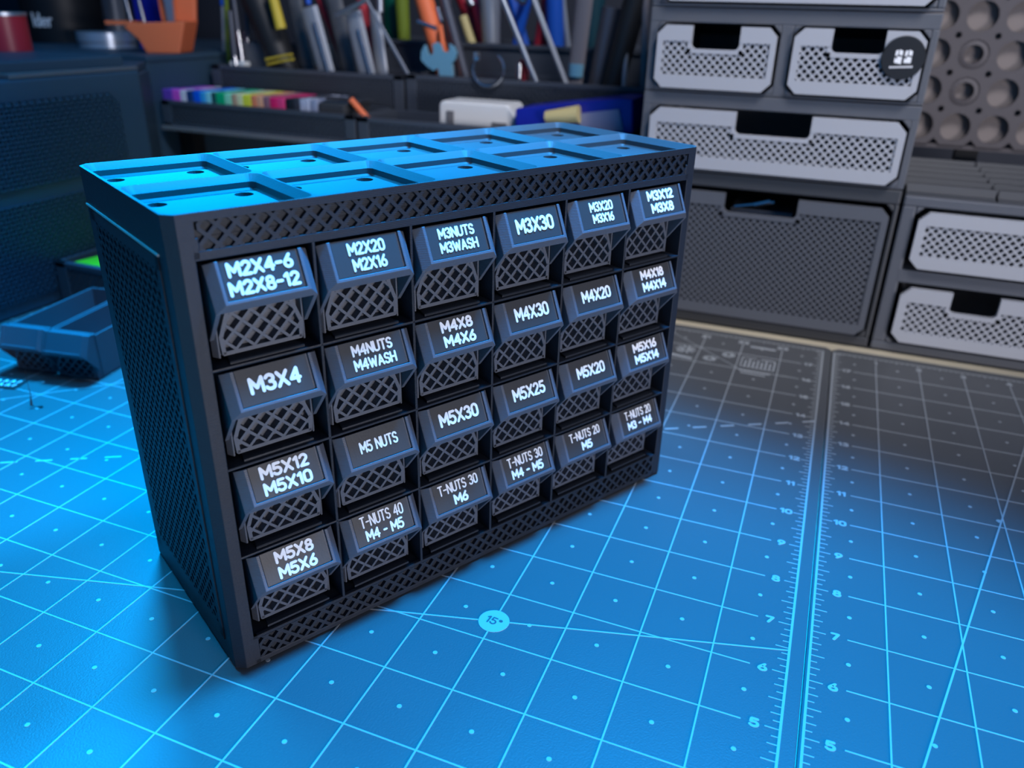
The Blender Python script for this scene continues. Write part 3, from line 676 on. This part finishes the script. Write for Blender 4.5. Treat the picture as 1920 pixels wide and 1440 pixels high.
# bits at the right of the marker bin
def box_thing(name, label, cat, x0, y0, z0, x1, y1, z1, m, bevel=.04, rz=0, ry=0):
    cx, cy = (x0+x1)/2, (y0+y1)/2; b = MB(); b.box((x0-cx, y0-cy, 0), (x1-cx, y1-cy, z1-z0)); o = b.build(name, m, scale=IN, bevel=bevel)
    o.location = I3(cx, cy, z0); o.rotation_euler = (0, ry, rz); return tag(o, label, cat)
q0, q1 = at_y(597, 200, 20.75), at_y(645, 205, 20.75)
box_thing('metal_block', 'dark grey block with a shiny silver top right of the markers', 'block', q0.x, 20.75, RF+.1, q1.x, 22.4, 4.92, M['darkgrey'])
box_thing('silver_ruler', 'silver metal ruler lying on the dark block by the markers', 'ruler', q0.x-.6, 20.95, 4.925, q1.x+.2, 22.3, 4.98, M['steel'], .01)
def px_tool(name, label, cat, segs, mats, parts, y, group=None):
    pass
def bar(mb, u0, v0, u1, v1, y, r0, r1=None, zmin=None, ext=0.0, n=12, flat=1.0, y2=None):
    """a rod through two photograph points at depth y; run down to the bin floor and up beyond the frame"""
    a, c_ = at_y(u0, v0, y), at_y(u1, v1, y if y2 is None else y2); d = (c_-a).normalized()
    if ext: a = a - d*ext
    if zmin is not None and c_.z > zmin and abs(d.z) > .05: c_ = c_ + d*((zmin - c_.z)/d.z)
    mb.tube([a*IN, c_*IN], [r0*IN, (r1 if r1 else r0)*IN], n, flat=flat, side=(1, 0, 0)); return a, c_
FL = RF + .12
b = MB(); bar(b, 658, 187, 683, 216, 20.95, .11, zmin=FL); o = b.build('pen', M['orange'], smooth=True); tag(o, 'orange pen leaning at the right end of the marker bin', 'pen')
b = MB(); b.prism([(0, 0), (.75, 0), (.55, .42)], 0, .5, lambda a, bb, h: (a, h, bb)); o = b.build('grey_wedge', M['satin'], scale=IN); o.location = at_y(634, 220, 20.8)*IN; o.location.z = (RF+.35)*IN; o.location.y = 20.8*IN
tag(o, 'pale grey metal wedge beside the orange pen', 'wedge')

def tool(name, label, cat, parts, group='hand tools standing in the rack bins'):
    """parts: list of (part name, material, function(mb))"""
    r = thing(name, label, cat, (0, 0, 0), 0, group)
    for pn, m, fnc in parts: mb = MB(); fnc(mb); mb.build(pn, M[m], r, smooth=True)
    return r
T1, T2, TB = 23.7, 24.5, 27.5
# pens and small rods at the left end
tool('pen', 'clear pen with a blue end, leftmost in the deep bin', 'pen', [('barrel', 'silverp', lambda m: bar(m, 417, 12, 421, 110, T2, .07, zmin=FL)), ('end_cap', 'blue', lambda m: bar(m, 415, -30, 417, 10, T2, .09))])
tool('pen', 'olive green pen behind the chrome rods', 'pen', [('barrel', 'olive', lambda m: bar(m, 424, 0, 428, 110, T2, .08, zmin=FL, ext=1.2))])
tool('chrome_rod', 'bright chrome rod, tallest of the short cluster', 'rod', [('shank', 'steel', lambda m: bar(m, 446, 56, 456, 122, T1, .085, zmin=FL)), ('handle', 'gunmetal', lambda m: bar(m, 436, -20, 446, 58, T1, .10))])
tool('chrome_rod', 'short chrome rod low at the left of the cluster', 'rod', [('shank', 'steel', lambda m: bar(m, 440, 105, 443, 124, T1-.3, .10, zmin=FL)), ('handle', 'gunmetal', lambda m: bar(m, 431, 20, 440, 107, T1-.3, .10))])
tool('chrome_rod', 'thin chrome rod in the middle right of the cluster', 'rod', [('shank', 'steel', lambda m: bar(m, 457, 60, 465, 120, T2, .05, zmin=FL))])
tool('chrome_rod', 'chrome rod at the right of the cluster', 'rod', [('shank', 'steel', lambda m: bar(m, 464, 70, 471, 118, T2-.2, .075, zmin=FL)), ('handle', 'gunmetal', lambda m: bar(m, 458, -20, 465, 72, T2-.2, .09))])
box_thing('white_eraser', 'small white eraser at the left end of the deep bin', 'eraser', -22.6, 23.35, 5.45, -21.9, 23.7, 5.85, M['whitep'])
box_thing('grey_box', 'dark grey box at the left end of the deep bin', 'box', -22.9, 23.9, RF+.1, -20.8, 25.3, 6.5, M['grey'])
def yhandle(m):
    bar(m, 470, -30, 528, 112, T1+.25, .60, .50, zmin=FL+.3)
tool('screwdriver', 'thick black screwdriver handle with yellow inlay and yellow rings', 'screwdriver', [
    ('handle', 'black', yhandle),
    ('inlay', 'yellow', lambda m: bar(m, 508, -20, 527, 54, T1-.35, .17, .20)),
    ('ring', 'yellow', lambda m: m.tube([at_y(498+i*4.5, 112-i*.3-7*math.sin(i/11*1.2), T1-.36)*IN for i in range(12)], .045*IN, 8)),
    ('ring', 'yellow', lambda m: m.tube([at_y(501+i*4.5, 121-i*.3-7*math.sin(i/11*1.2), T1-.36)*IN for i in range(12)], .045*IN, 8))])
tool('flat_bar', 'dark grey flat bar right of the black handle', 'bar', [('blade', 'grey', lambda m: bar(m, 554, 10, 578, 132, T2, .34, .30, zmin=FL, ext=1.2, flat=.4))])
def knife(u0, v0, u1, v1, y, w): return lambda m: bar(m, u0, v0, u1, v1, y, w, w, zmin=FL, flat=.55, n=8)
tool('utility_knife', 'silver snap blade knife, the left of two, leaning left', 'knife', [('body', 'silverp', knife(580, 14, 612, 132, T1, .34)), ('slide', 'steel', lambda m: bar(m, 590, 42, 615, 132, T1-.22, .075, zmin=FL)), ('end_clip', 'blue', lambda m: bar(m, 575, -18, 579, 8, T1, .1))])
tool('red_pencil', 'short red pencil behind the left silver knife', 'pencil', [('barrel', 'red', lambda m: bar(m, 596, -10, 609, 24, T2+.4, .12, zmin=FL))])
tool('flat_bar', 'dark grey flat bar between the two silver knives', 'bar', [('blade', 'grey', lambda m: bar(m, 628, 10, 655, 132, T2, .36, .34, zmin=FL, ext=1.2, flat=.4))])
tool('utility_knife', 'silver snap blade knife, the right of two, under a T handle', 'knife', [('body', 'silverp', knife(662, 22, 688, 136, T1, .34)), ('slide', 'steel', lambda m: bar(m, 672, 55, 694, 136, T1-.22, .07, zmin=FL)), ('crossbar', 'satin', lambda m: bar(m, 631, 29, 686, 0, T1-.4, .09))])
tool('paint_pen', 'dark red pen behind the right silver knife', 'pen', [('grip', 'red', lambda m: bar(m, 680, 10, 690, 60, T2+.3, .2, .15, zmin=FL, ext=.5))])
tool('tweezers', 'pale grey metal tweezers with a broad flat body', 'tweezers', [('arm', 'silverp', lambda m: bar(m, 702, 20, 716, 136, T2-.3, .22, .32, zmin=FL, flat=.4)), ('spring_head', 'satin', lambda m: bar(m, 712, -25, 713, 22, T2-.3, .12))])
tool('hex_key', 'thin grey hex key leaning right beside the tweezers', 'hex key', [('shaft', 'satin', lambda m: bar(m, 690, 5, 763, 136, T1, .065, zmin=FL, n=6, ext=.5))])
tool('screwdriver', 'dark green screwdriver handle in the back bin', 'screwdriver', [('handle', 'green', lambda m: bar(m, 737, -20, 740, 78, TB, .42, .36, zmin=FL))])
tool('screwdriver', 'yellow green screwdriver handle beside the dark green one', 'screwdriver', [('handle', 'olive', lambda m: bar(m, 752, -20, 757, 62, TB-.9, .28, .18, zmin=FL))])
tool('orange_marker', 'fat orange pen with a clipped silver cap, tilted left', 'pen', [('barrel', 'orange', lambda m: bar(m, 790, -20, 812, 58, T2, .33, .30, zmin=FL)), ('clip', 'steel', lambda m: bar(m, 783, 40, 818, 54, T1-.1, .07))])
tool('orange_cone', 'orange pointed nozzle standing above the blue wrench', 'nozzle', [('body', 'orange', lambda m: bar(m, 826, 46, 830, 84, T2-.4, .06, .30, zmin=FL))])
tool('grey_pliers', 'slim grey pliers behind the double ended wrench', 'pliers', [('handle', 'gunmetal', lambda m: bar(m, 834, 0, 872, 140, T2, .16, .18, zmin=FL, ext=1)), ('handle', 'gunmetal', lambda m: bar(m, 838, 0, 850, 140, T2+.2, .12, .16, zmin=FL, ext=1)), ('pivot', 'steel', lambda m: bar(m, 820, 14, 828, 40, T2, .10))])
# pale blue open wrench: outline plate
def wrench(m):
    P2 = [(790, 96), (796, 84), (800, 96), (803, 104), (812, 101), (812, 90), (810, 84), (818, 79), (826, 86), (828, 95), (838, 100), (843, 92), (842, 82), (850, 88), (855, 100), (852, 112), (846, 120), (849, 150), (824, 150), (822, 128), (812, 132), (800, 124), (789, 112)]
    Y0 = T1-.45
    w = [at_y(u, v, Y0) for u, v in P2]; cx = sum(p.x for p in w)/len(w); cz = sum(p.z for p in w)/len(w)
    vs = [(p.x*IN, (Y0)*IN, p.z*IN) for p in w] + [(p.x*IN, (Y0+.14)*IN, p.z*IN) for p in w]; n = len(w)
    m.quadmesh(vs, [tuple(range(n)), tuple(reversed(range(n, 2*n)))] + [(i, (i+1) % n, n+(i+1) % n, n+i) for i in range(n)])
def wrench_shank(m):
    a = at_y(824, 148, T1-.38); c_ = at_y(848, 148, T1-.38); m.box((a.x*IN, (T1-.43)*IN, FL*IN), (c_.x*IN, (T1-.33)*IN, (a.z+.1)*IN))
r = thing('multi_wrench', 'pale blue flat wrench with two open jaws above the bin rim', 'wrench', (0, 0, 0))
mb = MB(); wrench(mb); mb.build('jaw_plate', M['paleblue'], r); mb = MB(); wrench_shank(mb); mb.build('shank', M['paleblue'], r)
tool('combination_pliers', 'red handled pliers with a crossed grip in the back bin', 'pliers', [('handle', 'red', lambda m: bar(m, 862, -20, 900, 75, TB, .30, .30, zmin=FL+.25)), ('handle', 'crimson', lambda m: bar(m, 893, -20, 912, 80, TB-.5, .30, .32, zmin=FL+.25)), ('pivot', 'satin', lambda m: bar(m, 874, -12, 886, 10, TB-.9, .12))])
tool('brass_screwdriver', 'amber screwdriver with a shiny gold collar beside red pliers', 'screwdriver', [('handle', 'cream', lambda m: bar(m, 868, 30, 885, 82, 26.4, .16, .18, zmin=FL))])
tool('glue_stick', 'grey translucent stick right of the red pliers', 'stick', [('grip', 'silverp', lambda m: bar(m, 918, -20, 920, 42, TB-1, .40, .20, zmin=FL))])
tool('steel_rod', 'long steel rod leaning right, the left of two', 'rod', [('shaft', 'satin', lambda m: bar(m, 943, 0, 1004, 150, T1, .10, zmin=FL, ext=1.2))])
tool('steel_rod', 'long steel rod leaning right, the right of two', 'rod', [('shaft', 'silverp', lambda m: bar(m, 1001, 0, 1059, 152, T1-.2, .095, zmin=FL, ext=1.2, n=4))])
# chrome ring hooked on the bin rim
r = thing('metal_ring', 'open chrome ring hanging over the bin rim below the rods', 'ring', (0, 0, 0))
mb = MB(); mb.tube([at_y(916 + 29*math.sin(math.radians(a)), 130 - 32*math.cos(math.radians(a)), 22.9)*IN for a in range(38, 324, 8)], .055*IN, 8); mb.build('band', M['steel'], r, smooth=True)
mb = MB(); a = at_y(892, 104, 22.9); mb.box(((a.x-.06)*IN, 22.86*IN, (a.z-.15)*IN), ((a.x+.06)*IN, 23.1*IN, (a.z+.1)*IN)); mb.build('clasp', M['satin'], r)
tool('socket_bit', 'short polished bit with a pink sheen inside the tool bin', 'bit', [('shank', 'steel', lambda m: bar(m, 974, 118, 974, 146, T1, .10, zmin=FL)), ('sleeve', 'red', lambda m: bar(m, 982, 112, 984, 146, T1+.3, .14, zmin=FL))])
tool('blue_pliers', 'small pliers with bright blue handles in the back bin', 'pliers', [('handle', 'blue', lambda m: bar(m, 958, -10, 972, 40, TB, .20, .14, zmin=FL+.2)), ('handle', 'blue', lambda m: bar(m, 990, -10, 974, 60, TB-.4, .20, .12, zmin=FL+.2)), ('jaw', 'steel', lambda m: bar(m, 968, -6, 986, 4, TB-.9, .14))])
tool('screwdriver', 'bright blue screwdriver handle in front of the red one', 'screwdriver', [('handle', 'blue', lambda m: bar(m, 1040, -20, 1042, 82, 26.9, .34, .26, zmin=FL))])
tool('screwdriver', 'red screwdriver handle just left of the bright blue one', 'screwdriver', [('handle', 'red', lambda m: bar(m, 1033, -20, 1023, 32, TB, .28, .22, zmin=FL))])
tool('blade', 'slim silver blade between the blue handle and the file', 'blade', [('shaft', 'silverp', lambda m: bar(m, 1054, -10, 1062, 58, TB-.6, .10, zmin=FL, flat=.4))])
tool('flat_file', 'wide taupe flat file with a pale blue tip', 'file', [('file_body', 'taupe', lambda m: bar(m, 1096, 0, 1082, 118, T1, .30, .24, zmin=FL, ext=1.2, flat=.35)), ('tip_band', 'paleblue', lambda m: bar(m, 1081, 120, 1079, 144, T1-.06, .25, .24, flat=.5))])
tool('screwdriver', 'dark teal screwdriver handle right of the flat file', 'screwdriver', [('handle', 'teal', lambda m: bar(m, 1116, -20, 1112, 85, TB-.9, .38, .32, zmin=FL))])
tool('punch', 'blue grey round ended punch tilted to the right', 'punch', [('grip', 'gunmetal', lambda m: bar(m, 1148, 14, 1122, 150, T2, .34, .34, zmin=FL))])
tool('scraper', 'broad black scraper grip tilted right in front of the wall', 'scraper', [('grip', 'black', lambda m: bar(m, 1192, 0, 1152, 150, T1, .40, .34, zmin=FL, ext=1.0))])
tool('slim_rod', 'short slim grey rod near the right end of the bin', 'rod', [('shaft', 'silverp', lambda m: bar(m, 1175, 80, 1170, 158, T1-.2, .09, zmin=FL))])
tool('steel_ruler', 'upright thin steel ruler against the drawer stack', 'ruler', [('blade', 'taupe', lambda m: bar(m, 1211, 0, 1205, 160, T1-.2, .10, .09, zmin=FL, ext=1.2, flat=.4))])

# white case and blue box in the low right bin
a, c_ = at_y(820, 225, 21.2), at_y(965, 225, 21.2)
wc = thing('white_case', 'white rounded plastic case lying in the low right bin', 'case', I3((a.x+c_.x)/2, 21.3, RF+.1)); hw = (c_.x-a.x)/2
zt = at_y(890, 193, 21.2).z - RF - .1
b = MB(); b.prism([(-hw, 0), (hw-.25, 0), (hw-.05, .15), (hw, zt-.35), (hw-.3, zt), (-hw+.12, zt), (-hw, zt-.12)], 0, 1.2, lambda p, q, h: (p, h, q)); b.build('shell', M['whitep'], wc, scale=IN, bevel=.08)
b = MB(); b.box((-hw+.3, -.04, .3), (-hw+.55, 0, zt-.3)); b.box((hw-.8, -.03, .2), (hw-.3, 0, zt-.55)); b.build('latch', M['shelfedge'], wc, scale=IN)
a, c_ = at_y(966, 215, 21.0), at_y(1185, 205, 21.0)
bb_ = thing('blue_box', 'deep blue plastic case leaning in the low right bin', 'box', (0, 0, 0))
pt = [at_y(u, v, 21.0) for u, v in ((966, 204), (1160, 184), (1186, 186), (1186, 250), (966, 262))]
b = MB(); n = 5; vs = [(p.x, 21.0, max(p.z, FL)) for p in pt] + [(p.x, 22.5, max(p.z, FL)) for p in pt]
b.quadmesh(vs, [tuple(range(n)), tuple(reversed(range(n, 2*n)))] + [(i, (i+1) % n, n+(i+1) % n, n+i) for i in range(n)]); b.build('case_shell', M['deepblue'], bb_, scale=IN, bevel=.04)
pt = [at_y(u, v, 20.93) for u, v in ((1086, 213), (1160, 205), (1168, 245), (1086, 250))]; n = 4
b = MB(); vs = [(p.x, 20.93, max(p.z, FL)) for p in pt] + [(p.x, 20.99, max(p.z, FL)) for p in pt]
b.quadmesh(vs, [tuple(range(n)), tuple(reversed(range(n, 2*n)))] + [(i, (i+1) % n, n+(i+1) % n, n+i) for i in range(n)]); o = b.build('paper_label', M['lavender'], bb_, scale=IN); o['label'] = 'lavender paper label'
b = MB(); b.tube([at_y(1024, 219, 20.8)*IN, at_y(1086, 214, 20.8)*IN], [.17*IN, .26*IN], 14); tag(b.build('cream_tube', M['cream'], smooth=True), 'short cream coloured tube lying against the blue case', 'tube')

# ------------------------------------------------------------------ the left: big dark cabinet and things on it
LX, LZ = -20.6, 5.99
lc = thing('lattice_cabinet', 'large dark cabinet with lattice sides at the left edge', 'cabinet', (0, 0, 0))
b = MB(); b.box((LX-14, 5.0, 0), (LX, 16.9, LZ)); b.build('cabinet_body', M['navy'], lc, scale=IN, bevel=.08)
sx = lambda p, q, h: (h, p, q)
for zz in ((3.3, 5.45), (.4, 2.9)):
    b = MB(); lattice(b, octo(5.6, zz[0], 15.9, zz[1], .3), .16, .06, LX+.05, LX-.01, sx); b.build('side_lattice', M['navy'], lc, scale=IN)
TOPZ = 6.38
b = MB(); b.box((LX-16, 5.2, LZ), (LX-.55, 16.9, TOPZ)); o = b.build('top_tray', M['navy'], lc, scale=IN, bevel=.06)
cc_ = thing('corner_cabinet', 'dark plain cabinet just behind the big left cabinet', 'cabinet', (0, 0, 0))
b = MB(); b.prism([(-40, 17.0), (-21.3, 17.0), (-22.3, 18.6), (-23.5, 20.2), (-40, 20.2)], 0.002, 5.7); b.build('cabinet_body', M['navy'], cc_, scale=IN, bevel=.05)
b = MB(); b.prism([(-40, 16.98), (-21.4, 16.98), (-22.4, 18.6), (-23.6, 20.2), (-40, 20.2)], 5.7, 5.95); b.build('top_board', M['navy'], cc_, scale=IN, bevel=.03)
BOXZ = 6.12
cc2 = thing('storage_box', 'dark storage box carrying the black tub and orange holder in the corner', 'box', (0, 0, 0))
b = MB(); b.box((-44, 20.26, -.06), (-23.6, 32, BOXZ-.2)); b.build('box_body', M['navy'], cc2, scale=IN, bevel=.05)
b = MB(); b.box((-44.05, 20.24, BOXZ-.2), (-23.56, 32, BOXZ)); b.build('lid', M['navy'], cc2, scale=IN, bevel=.03)
def P(u, v, z=TOPZ): return at_z(u, v, z)
def at_plane(u, v, base):   # point on a camera facing upright plane through base
    n = Vector((_f.x, _f.y, 0)).normalized(); d = ray_dir(u, v); return CAM_C + d*((base-CAM_C).dot(n)/d.dot(n))
def scale_at(base): return (base-CAM_C).dot(_f)/F_PX
def upright(u, v, z=TOPZ): p = P(u, v, z); return p, scale_at(p)
# red tape roll
p, s = upright(20, 95)
tr = thing('tape_roll', 'dark red roll of tape with a pale rim at the far left', 'tape roll', p*IN)
b = MB(); b.cyl((0, 0), 38*s, 0, 60*s, 40); b.build('tape', M['red'], tr, smooth=True, scale=IN)
b = MB(); b.cyl((0, 0), 40*s, 60*s, 66*s, 40); b.build('rim', M['satin'], tr, smooth=True, scale=IN)
# black tub with white writing
p, s = upright(128, 78, BOXZ)
bt = thing('black_tub', 'big black tub with white lettering behind the silver tin', 'tub', p*IN)
b = MB(); b.cyl((0, 0), 66*s, 0, 260*s, 48, r1=76*s); b.build('tub_wall', M['black'], bt, smooth=True, scale=IN)
t = MB(); R0_ = 66*s; vdir = math.atan2(CAM_C.y-p.y, CAM_C.x-p.x)
def wrap(a, z, h): an = vdir - .55 + a/R0_; rr = R0_*1.004 + h + (z/(260*s))*10*s; return (rr*math.cos(an), rr*math.sin(an), z)
text(t, 'lder', 0, 38*s, 24*s, width=36*s, sw=.2, fn=wrap, h0=0, h1=.03); o = t.build('lettering', M['white'], bt, scale=IN); o['label'] = 'white lettering reading lder'
# grey cup
p, s = upright(222, 72, BOXZ)
b = MB(); b.cyl((0, 0), 18*s, 0, 150*s, 32, r1=28*s); o = b.build('grey_cup', M['silverp'], smooth=True, scale=IN); o.location = p*IN; tag(o, 'tall pale grey cup between the black tub and orange holder', 'cup')
# silver tin
p, s = upright(204, 88, BOXZ)
tn = thing('round_tin', 'flat round silver tin with bluish sheen on the dark cabinet', 'tin', p*IN)
b = MB(); b.cyl((0, 0), 50*s, 0, 10*s, 48); b.build('tin_base', M['tin'], tn, smooth=True, scale=IN)
b = MB(); b.cyl((0, 0), 52*s, 10.5*s, 26*s, 48); b.build('lid', M['tin'], tn, smooth=True, scale=IN)
# orange tool holder on the corner cabinet
p = at_z(312, 99, BOXZ); s = scale_at(p)
oh = thing('tool_holder', 'orange printed tool holder holding pins and a wrench', 'tool holder', p*IN, math.atan2(_r.y, _r.x))
b = MB(); X = lambda u: (u-312)*s; Zp = lambda v: (101-v)*s*1.08
b.prism([(X(283), 0), (X(344), 0), (X(360), Zp(55)), (X(362), Zp(50)), (X(255), Zp(55)), (X(250), Zp(62)), (X(272), Zp(80))], -.4, 1.0, lambda a, q, h: (a, h, q))
b.build('base', M['orange'], oh, scale=IN, bevel=.05)
b = MB(); b.prism([(X(297), Zp(56)), (X(360), Zp(56)), (X(372), Zp(-30)), (X(292), Zp(-30))], .75, 1.0, lambda a, q, h: (a, h, q)); b.build('back_plate', M['orange'], oh, scale=IN, bevel=.05)
b = MB(); b.box((X(212), -.2, Zp(58)), (X(258), .9, Zp(52))); b.build('side_arm', M['orange'], oh, scale=IN)
for u in (254, 278):
    b = MB(); b.tube([(X(u), .1, Zp(55)), (X(u-4), .1, Zp(18))], [3.6*s, 3.2*s], 12); o = b.build('steel_pin', M['steel'], smooth=True, scale=IN); o.location = oh.location; o.rotation_euler = oh.rotation_euler
    tag(o, 'bright steel pin in the orange holder, ' + ('left one' if u == 254 else 'right one'), 'pin', 'steel pins in the orange holder')
b = MB(); b.prism([(X(314), Zp(56)), (X(326), Zp(56)), (X(328), Zp(20)), (X(338), Zp(-2)), (X(336), Zp(-25)), (X(330), Zp(-10)), (X(318), Zp(-10)), (X(312), Zp(-25)), (X(304), Zp(-2)), (X(313), Zp(20))], .45, .62, lambda a, q, h: (a, h, q))
o = b.build('small_wrench', M['satin'], scale=IN); o.location = oh.location; o.rotation_euler = oh.rotation_euler; tag(o, 'grey steel open wrench standing in the orange holder', 'wrench')
b = MB(); b.box((-.5, 0, 0), (.5, .5, 2.4)); o = b.build('blue_block', M['deepblue'], scale=IN); q_ = at_y(268, 5, p.y+1.6); o.location = I3(q_.x, q_.y, BOXZ); tag(o, 'dark blue block behind the steel pins', 'block')
b = MB(); b.prism([(0, 0), (4.3, 0), (0, .5)], 0, .12); o = b.build('grey_plate', M['grey'], scale=IN, bevel=.02); o.location = I3(LX-.03, 12.6, LZ+.003); o.rotation_euler = (0, 0, math.radians(90)); tag(o, 'thin tapering grey plate lying along the edge of the left cabinet', 'plate')
# small dark bin behind the loose drawers with a green lid inside
bin_(-20.5, -16.6, 12.6, 16.8, 0, 1.22, 'small dark lattice bin on the desk behind the loose drawers', group=G1)
b = MB(); b.prism([(-1.7, -1.7), (1.6, -1.7), (1.6, 1.4), (-1.2, 1.2)], 0, 1.05); o = b.build('green_box', M['lime'], scale=IN, bevel=.05); o.location = I3(-18.5, 14.6, .1); tag(o, 'bright green box inside the small dark bin', 'box')
